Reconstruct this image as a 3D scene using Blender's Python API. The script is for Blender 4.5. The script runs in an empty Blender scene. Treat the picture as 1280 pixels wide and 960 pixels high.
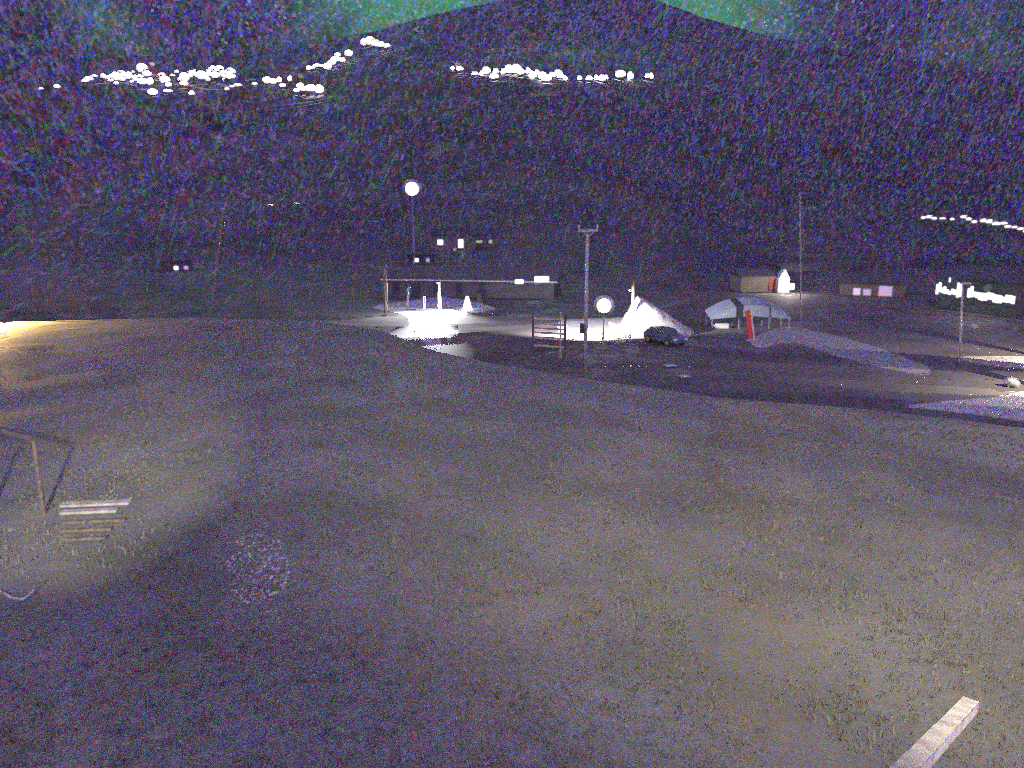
import bpy, bmesh, math, random
import numpy as np
from mathutils import Vector, Matrix, noise as mnoise
random.seed(7); np.random.seed(7)
R = math.radians
S = bpy.context.scene
COL = S.collection

# ------------------------------------------------------------------ camera
F = 914.0                      # focal length in photo pixels (1280 wide)
PITCH = R(12.0)
CAMZ = 10.0
cam_d = bpy.data.cameras.new('camera')
cam_d.sensor_width = 36.0
cam_d.lens = 36.0 * F / 1280.0
cam_d.clip_start = 0.05
cam_d.clip_end = 20000
cam = bpy.data.objects.new('camera', cam_d)
cam.location = (0, 0, CAMZ)
cam.rotation_euler = (math.pi / 2 - PITCH, 0, 0)
COL.objects.link(cam)
S.camera = cam

# ------------------------------------------------------------------ render settings
S.view_settings.view_transform = 'Standard'
S.view_settings.look = 'None'
S.view_settings.exposure = 0.0
S.view_settings.gamma = 1.0
S.cycles.use_denoising = False          # the photograph is a grainy night frame
S.cycles.use_adaptive_sampling = False
S.cycles.sampling_pattern = 'TABULATED_SOBOL'
S.cycles.scrambling_distance = 0.0003
S.cycles.sample_clamp_direct = 0
S.cycles.sample_clamp_indirect = 0
S.cycles.max_bounces = 4
S.cycles.diffuse_bounces = 2
S.cycles.volume_bounces = 1
S.cycles.transparent_max_bounces = 8
S.cycles.pixel_filter_type = 'BLACKMAN_HARRIS'
S.cycles.filter_width = 2.0

def ray(px, py):
    u = (px - 640) / F; v = (480 - py) / F
    c, s = math.cos(PITCH), math.sin(PITCH)
    return Vector((u, c + v * s, -s + v * c))
def at(px, py, Y):
    d = ray(px, py)
    return Vector((0, 0, CAMZ)) + d * (Y / d.y)

# ------------------------------------------------------------------ world: night sky with aurora
W = bpy.data.worlds.new('World'); S.world = W; W.use_nodes = True
W.cycles.sampling_method = 'NONE'
nt = W.node_tree; nt.nodes.clear()
N = nt.nodes.new; L = nt.links.new
def vm(op, a, b=None, c=None):
    n = N('ShaderNodeVectorMath'); n.operation = op
    for i, q in enumerate((a, b, c)):
        if q is None: continue
        if isinstance(q, (tuple, Vector)): n.inputs[i].default_value = tuple(q)
        else: L(q, n.inputs[i])
    return n.outputs['Value'] if op in ('DISTANCE', 'DOT_PRODUCT', 'LENGTH') else n.outputs['Vector']
def ma(op, a, b=None, c=None, clamp=False):
    n = N('ShaderNodeMath'); n.operation = op; n.use_clamp = clamp
    for i, q in enumerate((a, b, c)):
        if q is None: continue
        if isinstance(q, (int, float)): n.inputs[i].default_value = q
        else: L(q, n.inputs[i])
    return n.outputs[0]
tc = N('ShaderNodeTexCoord')
dirv = vm('NORMALIZE', tc.outputs['Generated'])
SKY = (0.66, 0.54, 1.50)
GRAIN_K = 60.0
# speckle added to the sky for camera grain: every speck has its own brightness and tint (mean 1 per channel)
cell = vm('FLOOR', vm('MULTIPLY', dirv, (360.0, 360.0, 360.0)))
wn = N('ShaderNodeTexWhiteNoise'); wn.noise_dimensions = '3D'; L(cell, wn.inputs['Vector'])
sep = N('ShaderNodeSeparateColor'); L(wn.outputs['Color'], sep.inputs[0])
comb = N('ShaderNodeCombineColor')
wn2 = N('ShaderNodeTexWhiteNoise'); L(vm('ADD', cell, (.37, 7.1, 3.3)), wn2.inputs['Vector'])
lum = ma('MULTIPLY', ma('POWER', wn2.outputs['Value'], GRAIN_K), .36 * (GRAIN_K + 1))
for i in range(3):
    L(ma('ADD', ma('MULTIPLY', ma('POWER', sep.outputs[i], GRAIN_K), .64 * (GRAIN_K + 1)), lum), comb.inputs[i])
base = vm('MULTIPLY', comb.outputs[0], SKY)
# aurora: soft green curtains, an arc standing behind the mountain and on above the frame
def blob(px, py, rx, amp):
    d = ray(px, py).normalized()
    dist = vm('DISTANCE', dirv, tuple(d))
    x = ma('DIVIDE', dist, rx / F)
    return ma('MULTIPLY', ma('EXPONENT', ma('MULTIPLY', ma('MULTIPLY', x, x), -1.0)), amp)
blobs = [(520, -34, 88, 5.8), (600, -55, 60, 1.6), (435, -22, 50, 1.0), (880, -24, 84, 5.2), (945, 8, 55, 1.6), (740, -190, 140, 1.0),
         (105, 0, 32, 2.2), (138, 34, 28, 2.0), (170, 66, 22, 1.3), (1290, 55, 45, 1.2), (1230, 75, 30, .5)]
tot = None
for b in blobs:
    o = blob(*b[:3], b[3] * 2.6); tot = o if tot is None else ma('ADD', tot, o)
an = N('ShaderNodeTexNoise'); an.inputs['Scale'].default_value = 9.0; an.inputs['Detail'].default_value = 3
L(vm('MULTIPLY', dirv, (2.0, 2.0, 0.7)), an.inputs['Vector'])
tot = ma('MULTIPLY', tot, ma('MULTIPLY_ADD', an.outputs['Fac'], 1.2, 0.4))
aur = N('ShaderNodeCombineColor')
L(ma('MULTIPLY', tot, 0.10), aur.inputs[0]); L(ma('MULTIPLY', tot, 0.85), aur.inputs[1]); L(ma('MULTIPLY', tot, 0.22), aur.inputs[2])
bg = N('ShaderNodeBackground'); L(vm('ADD', base, aur.outputs[0]), bg.inputs['Color']); bg.inputs['Strength'].default_value = 1.0
out = N('ShaderNodeOutputWorld'); L(bg.outputs[0], out.inputs['Surface'])

# faint fill sun added behind the camera, brightens slope and poles
sd = bpy.data.lights.new('moon', 'SUN'); sd.energy = 0.3; sd.angle = R(0.5); sd.color = (1, .95, .85)
fill_sun = bpy.data.objects.new('moon', sd); COL.objects.link(fill_sun); fill_sun.rotation_euler = (R(52), 0, R(-28))

# ------------------------------------------------------------------ materials
MATS = {}
def mat(name, col, rough=.8, var=.25, scale=6.0, metal=0.0, bump=0.002, bscale=None, bdetail=8, col2=None, emit=None, estr=0.0, sampled=True):
    if name in MATS: return MATS[name]
    m = bpy.data.materials.new(name); m.use_nodes = True
    t = m.node_tree; b = t.nodes['Principled BSDF']
    b.inputs['Roughness'].default_value = rough
    b.inputs['Metallic'].default_value = metal
    if emit:
        b.inputs['Base Color'].default_value = (*col, 1)
        b.inputs['Emission Color'].default_value = (*emit, 1)
        b.inputs['Emission Strength'].default_value = estr
        if not sampled: m.cycles.emission_sampling = 'NONE'
    else:
        tcn = t.nodes.new('ShaderNodeTexCoord')
        nz = t.nodes.new('ShaderNodeTexNoise'); nz.inputs['Scale'].default_value = scale; nz.inputs['Detail'].default_value = 6
        t.links.new(tcn.outputs['Object'], nz.inputs['Vector'])
        rp = t.nodes.new('ShaderNodeValToRGB')
        a = col; c = col2 or tuple(q * (1 + var) for q in col)
        rp.color_ramp.elements[0].position = .36; rp.color_ramp.elements[1].position = .66
        rp.color_ramp.elements[0].color = (*[q * (1 - var) for q in a], 1)
        rp.color_ramp.elements[1].color = (*[min(1, q) for q in c], 1)
        t.links.new(nz.outputs['Fac'], rp.inputs[0]); t.links.new(rp.outputs[0], b.inputs['Base Color'])
        if bump:
            bp = t.nodes.new('ShaderNodeBump'); bp.inputs['Strength'].default_value = 1; bp.inputs['Distance'].default_value = bump
            n2 = t.nodes.new('ShaderNodeTexNoise'); n2.inputs['Scale'].default_value = bscale or scale * 5; n2.inputs['Detail'].default_value = bdetail
            t.links.new(tcn.outputs['Object'], n2.inputs['Vector'])
            t.links.new(n2.outputs['Fac'], bp.inputs['Height']); t.links.new(bp.outputs[0], b.inputs['Normal'])
    MATS[name] = m
    return m
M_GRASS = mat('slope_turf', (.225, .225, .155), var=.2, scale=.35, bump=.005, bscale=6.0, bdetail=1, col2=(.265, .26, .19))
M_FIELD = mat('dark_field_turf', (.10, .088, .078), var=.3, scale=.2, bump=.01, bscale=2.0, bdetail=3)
M_BLADE = mat('grass_blade', (.22, .22, .14), var=.3, scale=3.0, col2=(.29, .28, .19))
M_MTN = mat('mountain_ground', (.085, .075, .07), var=.4, scale=.006, bump=.15, bscale=.6)
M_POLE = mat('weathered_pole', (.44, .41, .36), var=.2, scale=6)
M_WOOD = mat('old_wood', (.17, .14, .10), var=.35, scale=14, bump=.004)
M_DARKWOOD = mat('dark_wood', (.10, .085, .075), var=.3, scale=10, bump=.004)
M_PALEWOOD = mat('pale_wood', (.55, .49, .38), var=.25, scale=12, bump=.004)
M_CONC = mat('concrete', (.42, .41, .38), var=.15, scale=.8, bump=.02)
M_GRAVEL = mat('gravel', (.34, .32, .29), var=.3, scale=2.5, bump=.04)
M_PALEGRAVEL = mat('pale_gravel', (.46, .44, .40), var=.2, scale=3.0, bump=.02)
M_TRACK = mat('track_gravel', (.27, .26, .24), var=.25, scale=1.5, bump=.006)
M_STEEL = mat('galvanised_steel', (.45, .46, .47), rough=.5, metal=.3, var=.12)
M_DARK = mat('dark_paint', (.03, .03, .035), rough=.5)
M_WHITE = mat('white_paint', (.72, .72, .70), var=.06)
M_RED = mat('red_paint', (.5, .06, .04), var=.2)
M_TAN = mat('tan_boards', (.20, .17, .13), var=.15)
M_REDBOARD = mat('red_boards', (.30, .07, .05), var=.15)
M_GREYB = mat('grey_boards', (.10, .09, .095), var=.3, scale=3, bump=.02, bscale=20)
M_ROOF = mat('dark_roof', (.085, .08, .085), var=.3, bump=.01)
M_FABRIC = mat('canopy_fabric', (.27, .31, .34), var=.1, scale=2)
M_GLASS = mat('car_glass', (.08, .1, .12), rough=.08)
M_TYRE = mat('rubber', (.02, .02, .02))
M_CAR = mat('blue_grey_car_paint', (.10, .13, .18), rough=.3, var=.05)
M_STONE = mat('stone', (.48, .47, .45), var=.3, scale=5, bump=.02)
def em(name, c, s, sampled=True): return mat(name, (.8, .8, .8), emit=c, estr=s, sampled=sampled)
E_VILL = em('village_window', (1, .96, .90), 75)
E_VILLDIM = em('village_window_dim', (1, .93, .8), 26)
E_ROAD = em('road_window', (1, .95, .85), 3.5)
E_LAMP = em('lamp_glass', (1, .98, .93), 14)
E_LAMPTEAL = em('teal_lamp_glass', (.4, 1, .9), 1.5)
E_LED = em('blue_led', (.62, .78, 1.0), 6)
E_WIN = em('window_glow', (1, .98, .95), 3.5)
E_WINDIM = em('window_glow_dim', (1, .85, .62), .35)
E_WARM = em('warm_lamp_glass', (1, .75, .35), 8)
E_COOL = em('cool_window_glow', (.85, .95, 1), 3)

# ------------------------------------------------------------------ builders
class MB:
    def __init__(s): s.v = []; s.f = []
    def add(s, vs, fs):
        n = len(s.v); s.v += [tuple(q) for q in vs]; s.f += [tuple(i + n for i in f) for f in fs]
    def box(s, c, d, rot=None):
        c = Vector(c); hx, hy, hz = d[0] / 2, d[1] / 2, d[2] / 2
        p = [Vector((x, y, z)) for x in (-hx, hx) for y in (-hy, hy) for z in (-hz, hz)]
        if rot: p = [rot @ q for q in p]
        s.add([q + c for q in p], [(0, 1, 3, 2), (4, 6, 7, 5), (0, 4, 5, 1), (2, 3, 7, 6), (0, 2, 6, 4), (1, 5, 7, 3)])
        return s
    def bar(s, a, b, w, h=None, up=(0, 0, 1)):
        a, b = Vector(a), Vector(b); h = h or w
        d = (b - a); l = d.length; d.normalize()
        u = Vector(up)
        if abs(d.dot(u)) > .98: u = Vector((0, 1, 0))
        x = d.cross(u).normalized(); z = x.cross(d)
        m = Matrix((x, d, z)).transposed()
        return s.box((a + b) / 2, (w, l, h), m)
    def tube(s, a, b, r0, r1=None, n=10):
        a, b = Vector(a), Vector(b); r1 = r0 if r1 is None else r1
        d = (b - a).normalized(); u = Vector((0, 0, 1)) if abs(d.z) < .9 else Vector((1, 0, 0))
        x = d.cross(u).normalized(); y = d.cross(x)
        vs = []
        for q, r in ((a, r0), (b, r1)):
            for i in range(n):
                t = i * 2 * math.pi / n; vs.append(q + (x * math.cos(t) + y * math.sin(t)) * r)
        fs = [(i, (i + 1) % n, n + (i + 1) % n, n + i) for i in range(n)] + [tuple(range(n))[::-1], tuple(range(n, 2 * n))]
        s.add(vs, fs); return s
    def ball(s, c, r, n=14, m=8, sq=(1, 1, 1)):
        c = Vector(c); vs = [c + Vector((0, 0, r * sq[2]))]
        for j in range(1, m):
            t = math.pi * j / m
            for i in range(n):
                p = 2 * math.pi * i / n
                vs.append(c + Vector((r * sq[0] * math.sin(t) * math.cos(p), r * sq[1] * math.sin(t) * math.sin(p), r * sq[2] * math.cos(t))))
        vs.append(c - Vector((0, 0, r * sq[2])))
        fs = [(0, 1 + i, 1 + (i + 1) % n) for i in range(n)]
        for j in range(m - 2):
            for i in range(n):
                a = 1 + j * n + i; b = 1 + j * n + (i + 1) % n
                fs.append((a, a + n, b + n, b))
        e = len(vs) - 1; k = 1 + (m - 2) * n
        fs += [(k + i, e, k + (i + 1) % n) for i in range(n)]
        s.add(vs, fs); return s
    def prism(s, prof, x0, x1):          # profile of (y,z) pulled along x
        n = len(prof)
        vs = [(x0, y, z) for y, z in prof] + [(x1, y, z) for y, z in prof]
        s.add(vs, [tuple(range(n)), tuple(range(2 * n - 1, n - 1, -1))] + [(i, n + i, n + (i + 1) % n, (i + 1) % n) for i in range(n)])
        return s
    def mesh(s, name, m, smooth=False):
        me = bpy.data.meshes.new(name); me.from_pydata(s.v, [], s.f); me.materials.append(m)
        bm = bmesh.new(); bm.from_mesh(me); bmesh.ops.recalc_face_normals(bm, faces=bm.faces); bm.to_mesh(me); bm.free()
        if smooth: me.polygons.foreach_set('use_smooth', [True] * len(me.polygons))
        return me
    def build(s, name, m, parent=None, smooth=False):
        return link(name, s.mesh(name, m, smooth), parent)
def link(name, me, parent=None):
    o = bpy.data.objects.new(name, me); COL.objects.link(o)
    if parent: o.parent = parent
    return o
def tag(o, label=None, cat=None, group=None, kind=None):
    if label: o['label'] = label
    if cat: o['category'] = cat
    if group: o['group'] = group
    if kind: o['kind'] = kind
    return o
def thing(name, loc, label, cat, rz=0, group=None):
    o = bpy.data.objects.new(name, None); COL.objects.link(o)
    o.empty_display_size = .2
    o.location = loc; o.rotation_euler = (0, 0, rz)
    return tag(o, label, cat, group)
def copy_tree(o, parent=None):
    c = o.copy(); COL.objects.link(c)
    if parent: c.parent = parent
    for ch in list(o.children): copy_tree(ch, c)
    return c
def light(kind, loc, col, power, r=.1, parent=None, aim=None, angle=120, blend=.5, name='light_source'):
    d = bpy.data.lights.new(name, kind); d.color = col; d.energy = power
    d.shadow_soft_size = r
    if kind == 'SPOT': d.spot_size = R(angle); d.spot_blend = blend
    o = bpy.data.objects.new(name, d); COL.objects.link(o); o.location = loc
    if aim is not None:
        o.rotation_euler = (Vector(aim) - Vector(loc)).to_track_quat('-Z', 'Y').to_euler()
    return o

# ------------------------------------------------------------------ terrain
PXC = [-500, 0, 250, 400, 480, 540, 620, 735, 900, 1080, 1280, 1700]
CRD = [52, 46, 44, 42, 38, 35, 32, 30, 28, 26.5, 25, 24]           # distance of the near crest
CRP = [400, 404, 398, 402, 415, 440, 458, 478, 503, 518, 545, 590]  # its row in the photograph
CRZ = [at(640, p, d).z for p, d in zip(CRP, CRD)]
RPX = [-700, -200, 0, 90, 190, 300, 400, 480, 540, 600, 660, 740, 800, 850, 920, 1000, 1100, 1200, 1300, 1500, 2000]
RPY = [40, 50, 62, 78, 70, 66, 52, 36, 18, 2, -10, -12, -2, 18, 40, 58, 72, 88, 80, 60, 40]
GY = [160, 250, 400, 700, 1200, 2000, 2800, 3400, 4600]
GL = [0, .13, .30, .45, .62, .80, .93, 1.0, .72]
GR = [0, .06, .14, .27, .48, .72, .90, 1.0, .72]
def slope_of(py):
    d = ray(640, py); return d.z / d.y
RSL = [slope_of(p) for p in RPY]
def sm(t): t = max(0, min(1, t)); return t * t * (3 - 2 * t)
def tz(x, y):
    yy = max(y, 2.0)
    px = 640 + F * (x / yy) * .985
    d = float(np.interp(px, PXC, CRD)); zc = float(np.interp(px, PXC, CRZ))
    n = mnoise.noise(Vector((x * .09, y * .09, 3))) * .12 + mnoise.noise(Vector((x * .35, y * .35, 9))) * .07
    if y <= d:
        t = max(0, y) / d
        z = 5.15 + (zc - 5.15) * (t ** 1.1)
        z += n * min(1, (d - y) / 8) + .9 * max(0, .25 - t) * 0
        return z
    drop = sm((y - d) / 11.0)
    z = zc * (1 - drop)
    k = sm((y - d - 4) / 12)
    z += n * .3 * (1 - sm((y - 40) / 20)) * drop
    if y > 160:
        gl = float(np.interp(y, GY, GL)); gr = float(np.interp(y, GY, GR))
        w = sm((px - 650) / 350)
        g = gl * (1 - w) + gr * w
        sr = float(np.interp(px, RPX, RSL))
        s = -.0625 + (sr + .0625) * g
        z = CAMZ + s * y
        a = sm((y - 300) / 900) * (1 - .75 * sm((y - 2500) / 700))
        z += a * y * .010 * mnoise.fractal(Vector((x * .0016, y * .0016, 1.7)), 1.0, 2.0, 4)
    return z
ms = np.linspace(-1.25, 1.25, 261)
ys = np.concatenate([np.linspace(-7, 70, 150), 70 * (3700 / 70) ** (np.linspace(0, 1, 120)[1:])])
verts = [(m * (y + 8), y, tz(m * (y + 8), y)) for y in ys for m in ms]
nx = len(ms)
faces = [(j * nx + i, j * nx + i + 1, (j + 1) * nx + i + 1, (j + 1) * nx + i) for j in range(len(ys) - 1) for i in range(nx - 1)]
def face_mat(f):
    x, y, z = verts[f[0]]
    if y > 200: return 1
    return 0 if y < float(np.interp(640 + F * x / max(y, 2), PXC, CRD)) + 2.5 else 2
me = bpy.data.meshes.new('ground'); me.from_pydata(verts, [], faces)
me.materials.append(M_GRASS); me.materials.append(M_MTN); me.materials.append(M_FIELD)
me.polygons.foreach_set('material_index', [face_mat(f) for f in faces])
me.polygons.foreach_set('use_smooth', [True] * len(faces))
g = link('ground', me); tag(g, kind='structure')

def hit(px, py, y0=40, y1=4400):
    d = ray(px, py); y = y0
    while y < y1:
        p = at(px, py, y)
        if tz(p.x, y) > p.z: return p
        y *= 1.01
    return at(px, py, 3350)

# ------------------------------------------------------------------ grass on the near slope
n = 26000
yy = 3.5 * (44 / 3.5) ** np.random.rand(n)
xx = (np.random.rand(n) * 1.9 - .95) * (yy + 1.5)
bv = []; bf = []
for i in range(n):
    x, y = float(xx[i]), float(yy[i])
    if mnoise.noise(Vector((x * .5, y * .5, 5))) < -.28 and random.random() < .8: continue
    if y > float(np.interp(640 + F * x / y, PXC, CRD)) + 1 or (y > 30 and 640 + F * x / y < 230) or (y > 17 and 640 + F * x / y < 110): continue
    z = tz(x, y)
    hgt = random.uniform(.03, .08) * (1 + .8 * max(0, mnoise.noise(Vector((x * .8, y * .8, 0))))) * (1 + y / 60)
    for k in range(4):
        a = random.uniform(0, 6.283); w = .006 + .0007 * y; b = random.uniform(.3, 1.0) * hgt
        ca, sa = math.cos(a), math.sin(a)
        q = len(bv); ox, oy = x + random.uniform(-.05, .05), y + random.uniform(-.05, .05)
        bv += [(ox - sa * w, oy + ca * w, z - .03), (ox + sa * w, oy - ca * w, z - .03), (ox + ca * b, oy + sa * b, z + hgt * random.uniform(.6, 1))]
        bf.append((q, q + 1, q + 2))
me = bpy.data.meshes.new('grass'); me.from_pydata(bv, [], bf); me.materials.append(M_BLADE)
tag(link('grass', me), kind='stuff')

# ------------------------------------------------------------------ ground sheets in the valley
def sheet(name, pts, m, lift=.02, up=None):
    """pts: photo pixels of the outline on the valley floor (z = 0)"""
    vs = []
    sp = []
    for i in range(len(pts)):                       # smooth, slightly ragged outline
        p0_, p1_, p2_, p3_ = [np.array(pts[(i + q) % len(pts)], float) for q in (-1, 0, 1, 2)]
        for t_ in np.linspace(0, 1, 7)[:-1]:
            sp.append(.5 * ((2 * p1_) + (-p0_ + p2_) * t_ + (2 * p0_ - 5 * p1_ + 4 * p2_ - p3_) * t_ ** 2 + (-p0_ + 3 * p1_ - 3 * p2_ + p3_) * t_ ** 3) + np.array([random.uniform(-1, 1), random.uniform(-.3, .3)]))
    for px, py in sp:
        d = ray(px, py); t = -(CAMZ - lift) / d.z
        p = Vector((0, 0, CAMZ)) + d * t
        vs.append((p.x, p.y, -.08))
    bm = bmesh.new(); f = bm.faces.new([bm.verts.new(v) for v in vs])
    bm.normal_update()
    if f.normal.z < 0: f.normal_flip()
    r = bmesh.ops.extrude_face_region(bm, geom=[f])
    for v in r['geom']:
        if isinstance(v, bmesh.types.BMVert): v.co.z += .08 + lift
    bmesh.ops.recalc_face_normals(bm, faces=bm.faces)
    me = bpy.data.meshes.new(name); bm.to_mesh(me); bm.free(); me.materials.append(m)
    o = link(name, me); tag(o, kind='structure'); return o
sheet('gravel_yard', [(466, 384), (500, 378), (540, 372), (575, 374), (620, 386), (592, 391), (556, 398), (520, 400), (495, 391)], M_CONC, .008)
sheet('yard_entrance', [(511, 398), (532, 397), (543, 403), (546, 416), (553, 434), (538, 434), (524, 422), (513, 408)], M_CONC, .014)
sheet('concrete_yard', [(700, 402), (760, 398), (800, 396), (858, 408), (862, 420), (800, 423), (740, 424), (704, 423)], M_CONC, .012)
sheet('gravel_path', [(940, 424), (975, 409), (1010, 412), (1080, 430), (1158, 458), (1150, 468), (1100, 460), (1040, 443), (990, 428), (950, 434)], M_TRACK, .05)
sheet('lit_road', [(1196, 448), (1240, 446), (1340, 449), (1420, 456), (1420, 468), (1310, 462), (1230, 455)], M_GRAVEL, .04)
sheet('foot_path', [(1135, 507), (1190, 501), (1240, 497), (1300, 488), (1420, 488), (1420, 530), (1300, 527), (1220, 517), (1170, 511)], M_PALEGRAVEL, .06)

# ------------------------------------------------------------------ houses of the far village
def house_proto(em_mat, label, cat, group, s=1.0, ww=4.6, wh=3.6):
    t = thing('village_house', (0, 0, 0), label, cat, group=group)
    MB().box((0, 0, 1.4), (5.0, 8, 7.8)).build('wall', M_TAN, t)
    MB().prism([(-4.2, 5.25), (4.2, 5.25), (0, 6.6)], -2.7, 2.7).build('roof', M_ROOF, t)
    wmb = MB(); wmb.add([(ww / 2 * math.cos(a) * 1.12, -4.3, 3.2 + wh / 2 * math.sin(a) * 1.12) for a in np.arange(8) * math.pi / 4 + math.pi / 8] + [(ww / 2 * math.cos(a) * 1.12, -4.0, 3.2 + wh / 2 * math.sin(a) * 1.12) for a in np.arange(8) * math.pi / 4 + math.pi / 8],
             [tuple(range(8)), tuple(range(15, 7, -1))] + [(i, (i + 1) % 8, 8 + (i + 1) % 8, 8 + i) for i in range(8)])
    wmb.build('window', em_mat, t)
    return t
ORD = ['first', 'second', 'third', 'fourth', 'fifth', 'sixth', 'seventh', 'eighth', 'ninth', 'tenth', 'eleventh', 'twelfth', 'thirteenth', 'fourteenth', 'fifteenth', 'sixteenth', 'seventeenth', 'eighteenth', 'nineteenth']
def ordinal(i, n):
    if i < 19: return ORD[i]
    k = i + 1; t = ['twenty', 'thirty', 'forty', 'fifty', 'sixty'][k // 10 - 2]
    return {'twenty': 'twentieth', 'thirty': 'thirtieth', 'forty': 'fortieth', 'fifty': 'fiftieth', 'sixty': 'sixtieth'}[t] if k % 10 == 0 else t + '-' + ORD[k % 10 - 1]
def place_houses(pts, emat, label, group, cat='house', pull=0):
    proto = house_proto(emat, label, cat, group)
    pts = sorted(pts)
    base_w = 4.6
    for i, (px, py, wpx, hpx) in enumerate(pts):
        o = proto if i == 0 else copy_tree(proto)
        p = hit(px, py, 350)
        k = wpx * 1.1 * p.y / F / base_w
        k2 = hpx * .95 * p.y / F / 3.6
        cp = Vector((0, 0, CAMZ)); p = cp + (p - cp) * .99
        o.location = p - Vector((0, 0, 3.2 * k2)) + Vector((0, -4 * k, 0))
        o.scale = (k, (k + k2) / 2, k2)
        o.rotation_euler = (0, 0, math.atan2(-p.x, p.y))
        size = 'large' if wpx * hpx >= 50 else 'small' if wpx * hpx <= 15 else 'medium'
        o['label'] = f'{size} bright house, {ordinal(i, len(pts))} from the left {label}'
v_left = [(53, 111, 3, 2), (74, 109, 5, 4), (109, 102, 5, 3), (115, 100, 7, 4), (131, 96, 4, 5), (137, 98, 4, 4), (144, 97, 6, 5), (150, 98, 9, 8), (157, 97, 9, 9), (164, 96, 6, 7), (172, 99, 5, 6), (178, 99, 6, 6),
          (182, 88, 9, 9), (187, 94, 7, 6), (183, 104, 9, 6), (190, 103, 5, 7), (195, 117, 8, 6), (206, 97, 7, 6), (210, 102, 9, 7), (213, 107, 5, 4), (213, 115, 7, 3), (222, 90, 3, 3), (234, 99, 8, 9), (233, 106, 7, 4),
          (241, 117, 4, 4), (243, 95, 8, 7), (250, 94, 9, 7), (256, 97, 10, 8), (264, 94, 9, 6), (270, 90, 8, 8), (277, 89, 8, 7), (272, 96, 8, 6), (284, 95, 9, 7), (291, 92, 8, 7), (291, 98, 10, 5), (300, 98, 7, 4),
          (313, 89, 10, 7), (318, 93, 9, 8), (312, 97, 6, 4), (323, 96, 5, 5)]
for q in range(26):                                   # smaller houses packed between the large ones
    x_ = random.choice((random.gauss(188, 16), random.gauss(262, 26), random.gauss(275, 30), random.gauss(150, 12)))
    v_left.append((x_, 98 + random.gauss(0, 4.5) - (2 if x_ > 230 else 0), random.choice((3, 4, 5)), random.choice((2, 3, 4))))
v_left = sorted(v_left)[:58]
place_houses(v_left, E_VILL, 'in the long dense upper left village', 'houses of the long village, upper left')
v_dim = [(285, 112, 4, 3), (292, 109, 5, 2), (300, 108, 7, 3), (320, 106, 5, 3), (192, 82, 5, 4)]
place_houses(v_dim, E_VILLDIM, 'among the dim scattered lights by the long village', 'dimmer houses at the long village')
v_row = [(336, 102, 7, 6), (343, 103, 5, 5), (350, 101, 4, 5), (355, 108, 5, 3), (363, 99, 3, 5), (372, 114, 5, 3), (377, 109, 6, 5), (383, 113, 8, 4), (392, 113, 10, 6), (401, 114, 8, 8)]
place_houses(v_row, E_VILL, 'in the short row right of the long village', 'houses of the short village row')
v_climb = [(387, 86, 4, 4), (392, 85, 3, 3), (397, 83, 5, 3), (403, 83, 3, 3), (411, 85, 7, 6), (416, 80, 6, 5), (422, 77, 9, 5), (423, 70, 5, 4), (429, 76, 4, 4), (437, 69, 7, 6)]
place_houses(v_climb, E_VILL, 'in the diagonal row climbing the mountain', 'houses climbing the mountainside')
v_top = [(458, 56, 8, 7), (464, 55, 9, 8), (471, 57, 8, 6), (477, 58, 7, 5), (484, 59, 6, 4)]
place_houses(v_top, E_VILL, 'in the highest small cluster of lights', 'houses of the highest cluster')
v_mid = [(566, 86, 3, 3), (575, 88, 6, 3), (594, 94, 6, 2), (602, 93, 3, 4), (608, 91, 7, 6), (618, 98, 8, 4), (620, 91, 5, 4), (629, 91, 4, 4), (637, 90, 9, 7), (645, 90, 9, 8), (651, 92, 6, 5), (660, 90, 4, 5), (665, 96, 6, 6), (671, 93, 5, 5),
         (678, 98, 8, 6), (683, 101, 9, 5), (690, 96, 6, 4), (697, 94, 7, 5), (701, 98, 7, 3), (707, 99, 3, 3), (724, 99, 4, 3), (736, 100, 6, 3), (745, 99, 4, 4), (752, 100, 6, 5), (757, 98, 3, 4), (774, 96, 9, 6), (787, 97, 5, 7), (809, 97, 6, 3), (813, 97, 4, 5)]
place_houses(v_mid, E_VILL, 'in the thin row below the central peak', 'houses of the central village row')
v_right = [(1152, 272, 4, 3), (1158, 271, 7, 3), (1165, 273, 5, 3), (1175, 273, 6, 2), (1188, 274, 4, 3), (1201, 271, 7, 3), (1208, 274, 5, 4), (1215, 277, 5, 3), (1226, 276, 9, 5), (1233, 277, 7, 5), (1241, 280, 7, 5), (1250, 279, 7, 3), (1256, 283, 6, 3), (1265, 284, 6, 3), (1272, 286, 7, 3), (1279, 289, 6, 3)]
place_houses(v_right, E_ROAD, 'in the sagging hillside row at the right edge', 'houses of the low row at the right edge')

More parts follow.
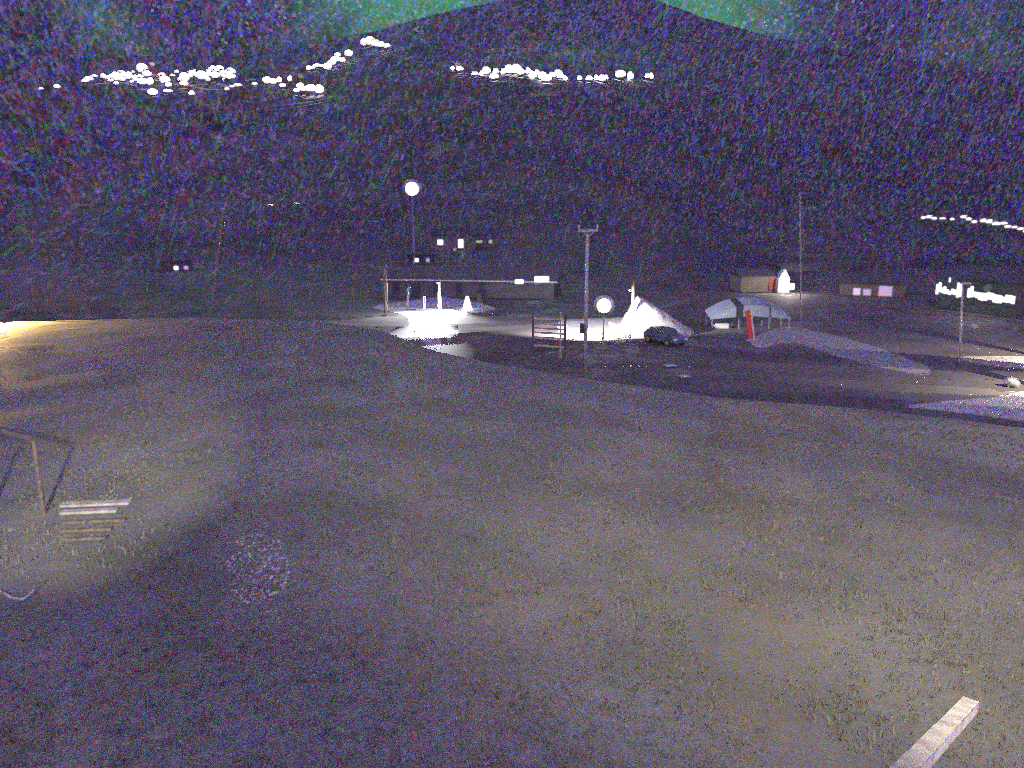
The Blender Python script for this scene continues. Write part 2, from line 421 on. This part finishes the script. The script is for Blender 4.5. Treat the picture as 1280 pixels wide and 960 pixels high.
# ------------------------------------------------------------------ lamps
def floodlight_mast(px, py, Y, label, head_px, light_w, col=(1, .98, .93), ground=None, name='floodlight_mast', bank=True):
    p = at(px, py, Y); gz = tz(p.x, p.y) if ground is None else ground
    t = thing(name, (p.x, p.y, gz), label, 'floodlight', rz=math.atan2(-p.x, p.y))
    h = p.z - gz; r = head_px / 2 * Y / F
    MB().tube((0, .15, -.2), (0, .15, h - r * .6), .10, .06).build('pole', M_STEEL, t)
    MB().tube((0, .12, h), (0, -.02, h), r * .75, r, 16).build('lamp_housing', M_DARK, t, True)
    MB().box((0, .28, h), (r, .12, r * .6)).build('rear_lamp_housing', M_DARK, t)
    MB().tube((0, .14, h), (0, .02, h), r * 1.0, r * 1.35, 20).build('reflector', M_WHITE, t, True)  # added white dish, its lit rim imitates glare round the lamp
    MB().ball((0, -.08, h), r * .86, 18, 10, (1, .35, 1)).build('lamp_glass', E_LAMP, t, True)
    light('POINT', (p.x, p.y - r - .6, p.z), col, 22, .05)  # added point light in front that brightens the dish rim
    for aim, w, ang in light_w:
        light('SPOT', (p.x, p.y + (.45 if aim[1] > p.y else -r * .5 - .3), p.z), col, w, .35, aim=aim, angle=ang, blend=.6)
    return t
p0 = at(530, 390, 92)
floodlight_mast(515, 236, 150, 'tall floodlight on its mast, single bright white lamp high above the left yard', 17, [((p0.x, 92, 0), 4000, 16)])
p1 = at(820, 400, 72); p2 = at(752, 415, 70)
floodlight_mast(755, 382, 64, 'round white floodlight on a short post beside the concrete yard', 19, [((p1.x, p1.y, 1.2), 20000, 60), ((p2.x - 1.5, p2.y + 3, 0), 30000, 108)])
# low lamp on the left yard
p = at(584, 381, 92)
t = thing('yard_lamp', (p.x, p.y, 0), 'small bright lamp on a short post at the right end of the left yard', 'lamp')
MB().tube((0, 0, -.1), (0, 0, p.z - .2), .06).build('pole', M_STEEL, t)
MB().tube((0, 0, p.z - .9 + .1), (0, 0, p.z + 1.0), .62, .10, 10).build('lamp_glass', E_LAMP, t, True)  # cone shape imitates the lamp's triangular glow
light('SPOT', (p.x - .4, p.y - 1.2, 2.4), (.95, .98, 1), 2500, .3, aim=(p.x - 5, p.y - 4, 0), angle=130)
p = at(549, 372, 90)
t = thing('yard_floodlight', (p.x, p.y, 0), 'thick pale post with a downward floodlight in the middle of the left yard', 'floodlight')  # fence post; its lamp head is added to brighten the yard
MB().tube((0, 0, -.1), (0, 0, 3.6), .12, .09).build('pole', M_WHITE, t)
MB().box((0, -.35, 3.6), (.5, .7, .14)).build('lamp_housing', M_DARK, t)
MB().box((0, -.35, 3.52), (.4, .55, .04)).build('lamp_glass', E_LAMP, t)
light('SPOT', (p.x, p.y - .35, 3.42), (.95, .98, 1), 15000, .3, aim=(p.x - 1.2, p.y - 3.5, 0), angle=124, blend=.6)  # added spot, lights the yard from the post
light('SPOT', (p.x, p.y - .75, 3.3), (.95, .98, 1), 26000, .3, aim=at(532, 412, 73), angle=24, blend=.8)  # added spot for the bright tongue of the yard

# ------------------------------------------------------------------ utility pole
p = at(735, 287, 47); gz = tz(p.x, p.y)
t = thing('utility_pole', (p.x, p.y, gz), 'tall wooden utility pole with a crossarm and a small meter box', 'utility pole')
h = p.z - gz
MB().tube((0, 0, -.3), (-.03, 0, h), .13, .085, 12).build('pole', M_POLE, t, True)
MB().bar((-.62, -.12, h - .08), (.62, -.12, h - .04), .12, .14).build('crossarm', M_POLE, t)
for s in (-1, 1):
    MB().tube((s * .56, -.12, h - .02), (s * .60, -.12, h + .22), .035, .03, 8).ball((s * .60, -.12, h + .24), .06, 8, 6).build('insulator', M_WHITE, t, True)
    MB().bar((s * .4, -.1, h - .09), (0, -.1, h - .5), .03).build('brace', M_STEEL, t)
bz = at(729, 411, 46.8).z - gz
b = MB().box((-.26, -.15, bz), (.24, .28, .62)).build('meter_box', M_DARK, t)
MB().box((-.26, -.30, bz), (.20, .02, .54)).build('door', M_DARK, b)

# ------------------------------------------------------------------ slatted gate
a = at(666, 440, 60); b = at(706, 438, 58)
t = thing('slatted_gate', (a.x, a.y, 0), 'tall dark gate frame of pale horizontal slats in front of the lit ground', 'gate')
dx, dy = b.x - a.x, b.y - a.y
H = 3.2
MB().box((0, 0, H / 2 - .1), (.14, .14, H + .1)).build('post', M_DARKWOOD, t)
MB().box((dx, dy, H / 2 - .05), (.16, .16, H + .1)).build('post', M_DARKWOOD, t)
for k, z in enumerate((.55, 1.2, 1.6, 1.95, 2.3, 2.8)):
    MB().bar((.09, dy * .03 - .1, z), (dx - .1, dy - .1, z + .14), .05, .13).build('slat', M_PALEWOOD, t)
p = at(701, 395, 57)
t = thing('marker_post', (p.x, p.y, 0), 'thin pale post standing against the right post of the slatted gate', 'post')
MB().tube((0, 0, -.1), (0, 0, 3.5), .05, .045).build('shaft', M_PALEWOOD, t); MB().ball((0, 0, 3.55), .07, 8, 6).build('cap', M_WHITE, t)

# ------------------------------------------------------------------ gravel heap
p = at(793, 420, 71)
bm = bmesh.new(); nr, na = 22, 48
grid = []
for j in range(nr + 1):
    row = []
    for i in range(na + 1):
        ang = -math.pi / 2 - .2 + (math.pi + .4) * i / na       # fan opening to the right, flat side on the left
        r = 5.3 * j / nr
        x = r * math.cos(ang); y = r * math.sin(ang) * .75
        hh = 3.55 * (1 - j / nr) ** .85 if j < nr else 0
        hh = max(0, hh) + .16 * mnoise.noise(Vector((x * 1.3, y * 1.3, 2))) * (1 if 0 < j < nr else .3) + .07 * mnoise.noise(Vector((x * 4, y * 4, 2)))
        row.append(bm.verts.new((x, y, hh if j < nr else -.05)))
    grid.append(row)
for j in range(nr):
    for i in range(na): bm.faces.new((grid[j][i], grid[j + 1][i], grid[j + 1][i + 1], grid[j][i + 1]))
bmesh.ops.remove_doubles(bm, verts=bm.verts, dist=.001); bmesh.ops.recalc_face_normals(bm, faces=bm.faces)
me = bpy.data.meshes.new('gravel_heap'); bm.to_mesh(me); bm.free(); me.materials.append(M_PALEGRAVEL)
o = link('gravel_heap', me); o.location = (p.x + .15, p.y, .09)
tag(o, 'tall heap of pale gravel brightly lit beside the concrete yard', 'gravel heap')
# post left of heap
q = at(792, 348, 69)
t = thing('timber_post', (q.x, q.y, 0), 'tall brown post standing at the steep left side of the gravel heap', 'post')
MB().tube((0, 0, -.2), (0, 0, q.z), .17, .13).build('shaft', M_WOOD, t, True)
MB().ball((-.35, -.15, q.z - 1.1), .07, 8, 6).build('lamp', E_LAMPTEAL, t)
# leaning timbers
p = at(772, 421, 67)
t = thing('leaning_timbers', (p.x, p.y, .09), 'brown timbers leaning against each other left of the gravel heap', 'timber')
for k in range(5):
    MB().bar((.25 * k, .1 * k, 0), (.25 * k - .75 + .13 * k, .1 * k + .25, 1.45 - .12 * k), .10, .16).build('timber', M_DARKWOOD if k % 2 else M_WOOD, t)

# ------------------------------------------------------------------ car by the heap
def car(loc, rz, label):
    t = thing('parked_car', loc, label, 'car', rz=rz)
    prof = [(-2.0, .35), (-2.05, .75), (-1.75, .92), (-1.0, 1.0), (-.35, 1.42), (1.1, 1.46), (1.85, 1.0), (2.05, .9), (2.05, .35)]
    bdy = MB().prism(prof, -.82, .82).mesh('body', M_CAR)
    bm = bmesh.new(); bm.from_mesh(bdy); bmesh.ops.bevel(bm, geom=bm.edges[:], offset=.06, segments=2, affect='EDGES'); bm.to_mesh(bdy); bm.free()
    link('body', bdy, t)
    MB().prism([(-.98, 1.03), (-.36, 1.40), (-.33, 1.36), (-.93, 1.0)], -.68, .68).build('windscreen', M_GLASS, t).location = (0, -.02, .02)
    MB().prism([(1.16, 1.42), (1.80, 1.03), (1.85, 1.06), (1.2, 1.45)], -.68, .68).build('rear_window', M_GLASS, t).location = (0, .02, .02)
    for s in (-1, 1):
        MB().prism([(-.75, 1.02), (-.32, 1.33), (.33, 1.36), (.33, 1.02)], s * .823, s * .835).build('side_window', M_GLASS, t)
        MB().prism([(.40, 1.02), (.40, 1.36), (1.0, 1.36), (1.45, 1.04)], s * .823, s * .835).build('side_window', M_GLASS, t)
        MB().box((s * .6, -2.06, .68), (.34, .06, .16)).build('headlight', M_WHITE, t)
        MB().box((s * .66, 2.07, .78), (.28, .06, .18)).build('tail_light', M_RED, t)
        for y in (-1.3, 1.3):
            w = MB().tube((s * .66, y, .32), (s * .88, y, .32), .32, .32, 18).build('wheel', M_TYRE, t)
            MB().tube((s * .87, y, .32), (s * .90, y, .32), .2, .18, 12).build('rim', M_STEEL, w)
    return t
p = at(831, 429, 64)
car((p.x, p.y, .02), R(28), 'small dark parked car with pale glinting windows in front of the gravel heap')

# ------------------------------------------------------------------ long low building with lamps under the eave
a = at(478, 349, 112); b = at(694, 349, 106)
rz = math.atan2(b.y - a.y, b.x - a.x); Ln = (b - a).length
t = thing('long_barn', (a.x, a.y, 0), 'long low dark barn with a pale eave behind the left yard', 'barn', rz=rz)
MB().box((Ln / 2, 3.6, 1.2), (Ln - .6, 6.4, 2.6)).build('wall', M_GREYB, t)
MB().prism([(-.1, 2.55), (7.3, 2.55), (3.6, 4.3)], -.3, Ln + .3).build('roof', M_ROOF, t)
MB().box((Ln / 2, -.14, 2.45), (Ln + .6, .08, .14)).build('eave_board', M_WHITE, t)
for x in (2, 5.2, 8.4, 12, 15.5):
    MB().box((x, .34, 1.1), (1.1, .06, 1.9)).build('door', M_DARK, t)
def eave_lamp(px, py, w, hgt, label, m):
    Y = 106.0
    p = at(px, py, Y)
    k = thing('eave_lamp', (p.x, p.y - .1, p.z), label, 'lamp')
    MB().box((0, .12, .03), (w + .1, .14, hgt + .12)).build('lamp_housing', M_DARK, k)
    MB().box((0, .0, 0), (w, .10, hgt)).build('lamp_glass', m, k)
eave_lamp(649, 352, 1.15, .5, 'shorter white lamp under the right end of the barn eave', E_WIN)
eave_lamp(677, 349, 1.95, .72, 'longer bluish white strip lamp at the right end of the barn eave', E_LED)
light('POINT', at(677, 352, 103), (.6, .75, 1), 130, .3)

# posts round the left yard
yard_posts = [(511, 359, 384, 97, .09, .35, 'thin pale post at the left end of the bright left yard', M_WHITE),
              (530, 371, 382, 92, .12, 0, 'stubby pale post behind the bright left yard', M_WHITE),
              (480, 338, 384, 86, .16, 0, 'tall weathered post in front of the left end of the barn', M_WOOD),
              (441, 345, 384, 88, .10, .3, 'leaning grey post left of the barn', M_WOOD)]
for px, y0, y1, Y, r, lean, lab, m in yard_posts:
    p = at(px, y0, Y)
    t = thing('fence_post', (p.x - lean, p.y, 0), lab, 'post', group='posts round the left yard')
    MB().tube((0, 0, -.2), (lean, 0, p.z), r, r * .85).build('shaft', m, t)
    MB().tube((lean, 0, p.z), (lean, 0, p.z + .08), r * 1.15, r * .5).build('cap', m, t)

# ------------------------------------------------------------------ houses in the valley and on the lower hillside
def house(px, py, Y, w, h, label, wins, wallm=M_TAN, rh=1.8, depth=7, name='house', rz=None, gz=None):
    """wins: (dx, z, w, h, material) on the front"""
    p = at(px, py, Y); gz = (min(tz(p.x, p.y), p.z) if gz is None else gz)
    t = thing(name, (p.x, p.y, gz), label, 'house', rz=math.atan2(-p.x, p.y) if rz is None else rz)
    MB().box((0, depth / 2, h / 2 - .3), (w, depth, h + .6)).build('wall', wallm, t)
    MB().prism([(-.5, h - .05), (depth + .5, h - .05), (depth / 2, h + rh)], -w / 2 - .4, w / 2 + .4).build('roof', M_ROOF, t)
    MB().box((w * .2, depth / 2 + .8, h + rh * .8), (.6, .6, 1.3)).build('chimney', M_DARKWOOD, t)
    for dx, z, ww, hh, m in wins:
        f = MB().box((dx, -.04, z), (ww + .2, .10, hh + .2)).build('window', M_WHITE, t)
        MB().box((dx, -.10, z), (ww, .06, hh)).build('pane', m, f)
    return t
house(566, 316, 230, 14, 5.4, 'dark hillside house with two small bright windows above the barn', [(-3.8, 3.2, 1.5, 1.4, E_WIN), (2.5, 2.8, 1.4, 2.4, E_WIN), (.6, .9, .8, .8, E_WINDIM)], M_TAN)
house(603, 310, 236, 8, 4.0, 'small hillside house with one dim window right of the two bright ones', [(-1.0, 2.0, 2.0, .7, E_WINDIM), (2.6, 2.0, .9, 1.0, E_WINDIM)], M_TAN)
house(526, 334, 190, 7, 3.2, 'low house with a faint window left of the barn roof', [(-1.0, 1.8, .8, .8, E_COOL), (1.8, 1.8, .9, .8, E_WINDIM)], M_GREYB, rh=1.4)
house(221, 345, 175, 7, 3.6, 'dark house with one tiny lit window far left beside the flagpole', [(0, 1.9, .8, .7, E_WIN), (2.2, 1.9, .8, .7, E_WINDIM)], M_GREYB, rh=1.4)
# lit gable house
p = at(950, 362, 118)
t = thing('gabled_house', (p.x, p.y, 0), 'tan and red boarded house with a brightly lit pointed porch gable', 'house')
MB().box((0, 3.5, 1.2), (6.0, 6, 2.6)).build('wall', M_TAN, t)
MB().box((2.15, .42, 1.3), (1.5, .1, 2.0)).build('wall', M_REDBOARD, t)
MB().prism([(0, 2.5), (7, 2.5), (3.5, 3.6)], -3.3, 3.3).build('roof', M_ROOF, t)
pg = MB(); pg.add([(2.5, -.9, 0), (4.3, -.9, 0), (4.3, -.9, 2.1), (3.4, -.9, 3.7), (2.5, -.9, 2.1), (2.5, .6, 0), (4.3, .6, 0), (4.3, .6, 2.1), (3.4, .6, 3.7), (2.5, .6, 2.1)],
       [(0, 1, 2, 3, 4), (9, 8, 7, 6, 5), (0, 5, 6, 1), (1, 6, 7, 2), (2, 7, 8, 3), (3, 8, 9, 4), (4, 9, 5, 0)])
pc = pg.build('porch', M_WHITE, t)
MB().box((3.4, -.96, 1.2), (1.0, .06, 1.6)).build('window', E_WIN, t)
MB().box((5.1, .2, .9), (.7, .3, .9)).build('side_lamp', E_WIN, t)
light('POINT', (p.x + 3.4, p.y - 3.6, 2.8), (1, .92, .8), 1300, .2)
light('POINT', (p.x - 1.5, p.y - 3.0, 2.0), (1, .85, .65), 50, .2)
house(1088, 376, 112, 9, 2.7, 'low dim house with three soft warm windows between the mast and the lit hall', [(-2.0, 1.2, .9, 1.2, E_WINDIM), (-.6, 1.2, .9, .9, em('dimmer_glow', (1, .8, .6), .12)), (1.9, 1.5, 1.7, 1.5, em('faint_tan_glow', (1, .8, .45), .16))], M_TAN, rh=1.2)

# ------------------------------------------------------------------ brightly lit hall at right
a = at(1168, 376, 96); b = at(1268, 386, 84)
a.z = b.z = 0
rz = math.atan2(b.y - a.y, b.x - a.x); Ln = (b - a).length
t = thing('lit_hall', (a.x, a.y, 0), 'long hall with a row of dazzling white windows near the right edge', 'hall', rz=rz)
MB().box((Ln / 2, 3, 1.9), (Ln, 5.8, 4.0)).build('wall', M_GREYB, t)
MB().prism([(-.4, 3.9), (6.4, 3.9), (3, 5.4)], -.4, Ln + .4).build('roof', M_ROOF, t)
nw = 14
for k in range(nw):
    x = .5 + (Ln - 1.0) * k / (nw - 1)
    hgt = random.choice((.9, 1.5, 2.1, 1.3)) * (.75 if k < 4 else 1)
    zc = 2.25 + random.uniform(-.2, .2) - (.3 if k > 6 else 0)
    if k == 5: continue
    f = MB().box((x, .04, zc), (.86, .1, hgt + .12)).build('window', M_GREYB, t)
    for s_ in (-1, 1):
        h2 = hgt * random.uniform(.55, 1.0)
        MB().box((x + s_ * .2, -.02, zc + random.uniform(-.5, .5) * (hgt - h2)), (.34, .08, h2)).build('pane', E_COOL if k < 5 else E_WIN, f)
p = at(1188, 349, 94)
k = thing('wall_lamp', (p.x, p.y, p.z), 'small bluish lamp above the left end of the lit hall', 'lamp')
MB().box((0, 0, 0), (.24, .2, .7)).build('lamp_glass', E_COOL, k); MB().box((0, .16, .1), (.34, .2, .9)).build('lamp_housing', M_DARK, k)
light('POINT', at(1225, 366, 80), (.9, .96, 1), 260, .4)

# ------------------------------------------------------------------ slim poles
def slim_pole(px0, py0, px1, py1, Y, r, label, cat, m, head=None, name='lamp_post', ext=None):
    top = at(px0, py0, Y); low = at(px1, py1, Y); d = (top - low)
    gz = tz(low.x, low.y); s = (low.z - gz + .3) / max(.01, d.z); foot = low - d * s
    t = thing(name, foot, label, cat)
    MB().tube((0, 0, 0), top - foot, r * 1.2, r, 10).build('pole', m, t, True)
    if head == 'lamp':
        MB().box(top - foot + Vector((.22, 0, .04)), (.7, .24, .12)).build('lamp_head', M_STEEL, t)
    if head == 'flag':
        MB().ball(top - foot + Vector((0, 0, .05)), .1, 8, 6).build('finial', M_STEEL, t)
    return t
slim_pole(1203, 355, 1199, 452, 55, .055, 'slim warm-lit lamp post standing at the near end of the lit road', 'lamp post', M_PALEWOOD, 'lamp')
slim_pole(1000, 243, 1001, 402, 72, .045, 'tall slim grey mast between the canopy and the gravel path', 'mast', M_POLE, 'flag', 'mast')
slim_pole(280, 262, 270, 340, 66, .06, 'tall thin leaning flagpole beyond the left slope', 'flagpole', M_WOOD, 'flag', 'flagpole')
light('POINT', at(1214, 405, 50), (1, .9, .7), 45, .2)

# ------------------------------------------------------------------ canopy shelter and red banner
c0 = at(888, 411, 74); c1 = at(988, 411, 74)
t = thing('canopy_shelter', (c0.x, 74, 0), 'low arched canopy shelter of pale bluish fabric panels right of the gravel heap', 'shelter')
Wd = c1.x - c0.x
def arch(x): u = x / Wd; return 1.05 + 1.35 * (1 - abs(2 * u - 1) ** 2.2)
def panel(x0, x1, z_in=.0, m=M_FABRIC):
    vs = []; fs = []; K = 8
    for i in range(K + 1):
        x = x0 + (x1 - x0) * i / K; h = arch(x)
        low = 1.0 + .35 * (1 - abs(2 * x / Wd - 1))
        vs += [(x, 0, max(low, 0) - .02), (x, 0, h), (x, 2.6, h + .55), (x, 2.6, h + .49), (x, .05, low - .02)]
    for i in range(K):
        b0, b1 = i * 5, i * 5 + 5
        for k in range(4): fs.append((b0 + k, b1 + k, b1 + k + 1, b0 + k + 1))
        fs.append((b0 + 4, b1 + 4, b1, b0))
    fs += [(0, 1, 2, 3, 4), tuple(K * 5 + q for q in (4, 3, 2, 1, 0))]
    mb = MB(); mb.add(vs, fs); return mb.build('roof_panel', m, t)
panel(.02, Wd * .31); panel(Wd * .40, Wd * .72); panel(Wd * .75, Wd - .02)
panel(Wd * .32, Wd * .39, m=M_DARK)
for x in (.15, Wd * .355, Wd * .735, Wd - .15):
    MB().tube((x, .1, -.1), (x, .1, 1.15), .05).build('post', M_STEEL, t); MB().tube((x, 2.4, -.1), (x, 2.4, 1.5), .05).build('post', M_STEEL, t)
MB().box((1.2, .4, .25), (1.4, .5, .45)).build('bench', M_WHITE, t)  # added white block imitates a bluish reflection on the ground
light('POINT', (c0.x + 1.5, 71.5, 1.9), (.65, .85, 1), 8, .2)
light('POINT', (c1.x - .9, 71.5, 1.9), (.65, .85, 1), 8, .2)
p = at(937, 432, 66)
t = thing('red_banner', (p.x, p.y, 0), 'narrow leaning red banner with a pale edge in front of the canopy shelter', 'banner')
MB().bar((.05, 0, .15), (-.42, 0, 2.75), .50, .05, (0, 1, 0)).build('cloth', M_RED, t)
MB().bar((.36, 0, .1), (-.12, 0, 2.75), .07, .07, (0, 1, 0)).build('pole', M_WHITE, t)
MB().box((.1, 0, .06), (.9, .5, .1)).build('foot', M_CONC, t)
light('POINT', (p.x - .3, p.y - 2.5, 2.2), (1, .85, .75), 35, .2)

# small pale boards lying in the dark field
for px, py, w, lab in ((855, 471, 14, 'short pale board lying in the dark field, nearer of two'), (838, 456, 16, 'thin pale board lying in the dark field, farther of two')):
    Y = 49 if py > 460 else 53
    p = at(px, py, Y); k = MB().box((0, 0, 0), (w * Y / F, .5, .07), Matrix.Rotation(R(18), 3, 'Z')).build('board', M_PALEWOOD)
    k.location = (p.x, p.y, tz(p.x, p.y) + .12); tag(k, lab, 'board')
# boulder by the foot path
p = at(1264, 484, 46)
bm = bmesh.new(); bmesh.ops.create_icosphere(bm, subdivisions=3, radius=.45)
for v in bm.verts:
    v.co *= 1 + .25 * mnoise.noise(v.co * 2.3); v.co.z *= .8
me = bpy.data.meshes.new('boulder'); bm.to_mesh(me); bm.free(); me.materials.append(M_STONE)
o = link('boulder', me); o.location = (p.x, p.y, .3); tag(o, 'pale boulder between the lit road and the foot path at the right edge', 'boulder')

# lamp posts just beyond the edges of the view that light the road, the foot path and the crest
def street_lamp(loc, h, label, col, power, aim=None, em_m=E_WARM):
    t = thing('street_lamp', loc, label, 'street lamp', group='street lamps at the edges of the view')
    MB().tube((0, 0, -.3), (0, 0, h), .09, .06).build('pole', M_STEEL, t)
    MB().bar((0, 0, h), (0, -.6, h + .1), .07).build('arm', M_STEEL, t)
    MB().box((0, -.75, h + .1), (.26, .6, .12)).build('lamp_head', M_DARK, t)
    MB().box((0, -.75, h + .02), (.2, .5, .05)).build('lamp_glass', em_m, t)
    l = light('POINT', Vector(loc) + Vector((0, -.75, h - .15)), col, power, .15)
    return t
p = at(1330, 455, 55); street_lamp((p.x, p.y, 0), 5, 'street lamp over the lit road beyond the right edge', (1, .88, .64), 4200)
p = at(1345, 505, 43); street_lamp((p.x, p.y, 0), 4.5, 'street lamp over the foot path beyond the right edge', (1, .88, .62), 2600)
p = at(-8, 404, 45); street_lamp((p.x, p.y, tz(p.x, p.y)), 1.0, 'low warm lamp on the grass crest beyond the left edge', (1, .64, .18), 9000)

# ------------------------------------------------------------------ foreground
# wooden frame at the left edge
a = at(-25, 530, 13); b = at(40, 547, 12.6); gz = tz(b.x, b.y)
t = thing('fence_section', (b.x, b.y, gz), 'low dark wooden fence section at the left edge of the slope', 'fence')
MB().bar(a - Vector((b.x, b.y, gz)), (0, 0, b.z - gz), .07, .09).build('rail', M_DARKWOOD, t)
MB().bar((.03, 0, -.1), (.03, 0, b.z - gz - .05), .05, .06).build('leg', M_WOOD, t)
aa = a - Vector((b.x, b.y, gz)); MB().bar((aa.x, aa.y, -.2), (aa.x, aa.y, aa.z - .05), .07).build('leg', M_WOOD, t)
# pale boards added to imitate streaks of window light on the slope
def ground_at(px, py):
    y = 3.0
    while y < 60:
        p = at(px, py, y)
        if tz(p.x, y) > p.z: return p
        y += .05
    return p
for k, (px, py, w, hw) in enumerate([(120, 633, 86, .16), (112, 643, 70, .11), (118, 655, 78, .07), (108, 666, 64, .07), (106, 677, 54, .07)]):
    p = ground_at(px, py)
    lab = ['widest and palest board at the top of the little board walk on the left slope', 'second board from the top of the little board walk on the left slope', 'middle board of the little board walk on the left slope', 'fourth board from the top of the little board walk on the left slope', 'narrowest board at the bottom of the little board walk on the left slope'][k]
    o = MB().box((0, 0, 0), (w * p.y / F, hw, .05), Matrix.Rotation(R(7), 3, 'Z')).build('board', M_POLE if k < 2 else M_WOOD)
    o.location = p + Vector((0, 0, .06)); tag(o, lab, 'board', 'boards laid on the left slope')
def patch(name, px, py, rx, ry, label, m, cnt, sz):
    c = ground_at(px, py); mb = MB()
    for i in range(cnt):
        r = math.sqrt(random.random()) ; a_ = random.uniform(0, 6.283)
        q = ground_at(px + rx * r * math.cos(a_), py + ry * r * math.sin(a_))
        s_ = sz * random.uniform(.5, 1.3)
        mb.ball((q.x, q.y, tz(q.x, q.y) + s_ * .4), s_, 6, 4, (1, random.uniform(.7, 1.2), .6))
    o = mb.build(name, m); tag(o, label, kind='stuff'); return o
patch('pale_stones', 322, 712, 40, 46, 'loose scatter of pale stones on the lower left slope', M_STONE, 260, .024)  # stones added where a pale light patch lies, their colour imitates it
patch('pale_straw', 150, 585, 60, 45, 'pale straw lying on the left slope', M_BLADE, 200, .03)  # pale bits stand in for grass lit from the window
# pale bent twig
t = thing('garden_hose', ground_at(20, 758), 'short pale bent hose end lying at the left edge', 'hose')
pts = [ground_at(x, y) - t.location + Vector((0, 0, .12)) for x, y in ((-12, 742), (4, 750), (16, 757), (30, 759), (40, 752), (46, 744))]
mb = MB()
for q0, q1 in zip(pts, pts[1:]): mb.tube(q0, q1, .014, .014, 8)
mb.build('hose', M_PALEWOOD, t, True)
MB().tube(pts[0], pts[0] + (pts[0] - pts[1]).normalized() * .06, .02, .02, 8).build('nozzle', M_DARK, t)

# plank reaching into the lower right corner
a = at(1213, 881, 3.0); b = at(1150, 948, 2.2); d = (b - a)
e = b + d * 1.6
t = thing('railing_beam', e, 'pale sawn wooden beam end reaching into the bottom right corner', 'beam')
MB().bar(a - e, Vector((0, 0, 0)), .062, .05).build('beam', M_PALEWOOD, t)
MB().bar((0, 0, .0), (0, 0, -1.2), .07, .07).build('bracket', M_PALEWOOD, t)
light('SPOT', a + Vector((.9, -.3, 1.0)), (1, .93, .78), 130, .03, aim=(a + b) / 2, angle=62, blend=.8)
# porch lamp of the camera house, plus unseen spots added to brighten the slope
light('POINT', (11.0, 6.5, 8.2), (1, .76, .38), 140, .15)
light('SPOT', (5.5, -1.5, 13.5), (1, .93, .52), 12000, .2, aim=(5, 29, 3.6), angle=82, blend=1)  # added spot, lifts the near slope
light('SPOT', (-2.0, -1.5, 11.0), (1, .95, .72), 17000, .1, aim=ground_at(142, 588), angle=19, blend=1)  # added spot for the window light on the left slope

# ------------------------------------------------------------------ haze added as a veil that lifts the dark tones
hm = bpy.data.materials.new('haze'); hm.use_nodes = True
t_ = hm.node_tree; t_.nodes.clear()
pv = t_.nodes.new('ShaderNodeVolumePrincipled'); pv.inputs['Color'].default_value = (.40, .40, .43, 1)
pv.inputs['Density'].default_value = 1.15e-3; pv.inputs['Anisotropy'].default_value = 0
ot = t_.nodes.new('ShaderNodeOutputMaterial'); t_.links.new(pv.outputs[0], ot.inputs['Volume'])
hz = MB().box((0, 1850, 560), (9600, 3900, 1160)).build('haze', hm)
tag(hz, kind='stuff')
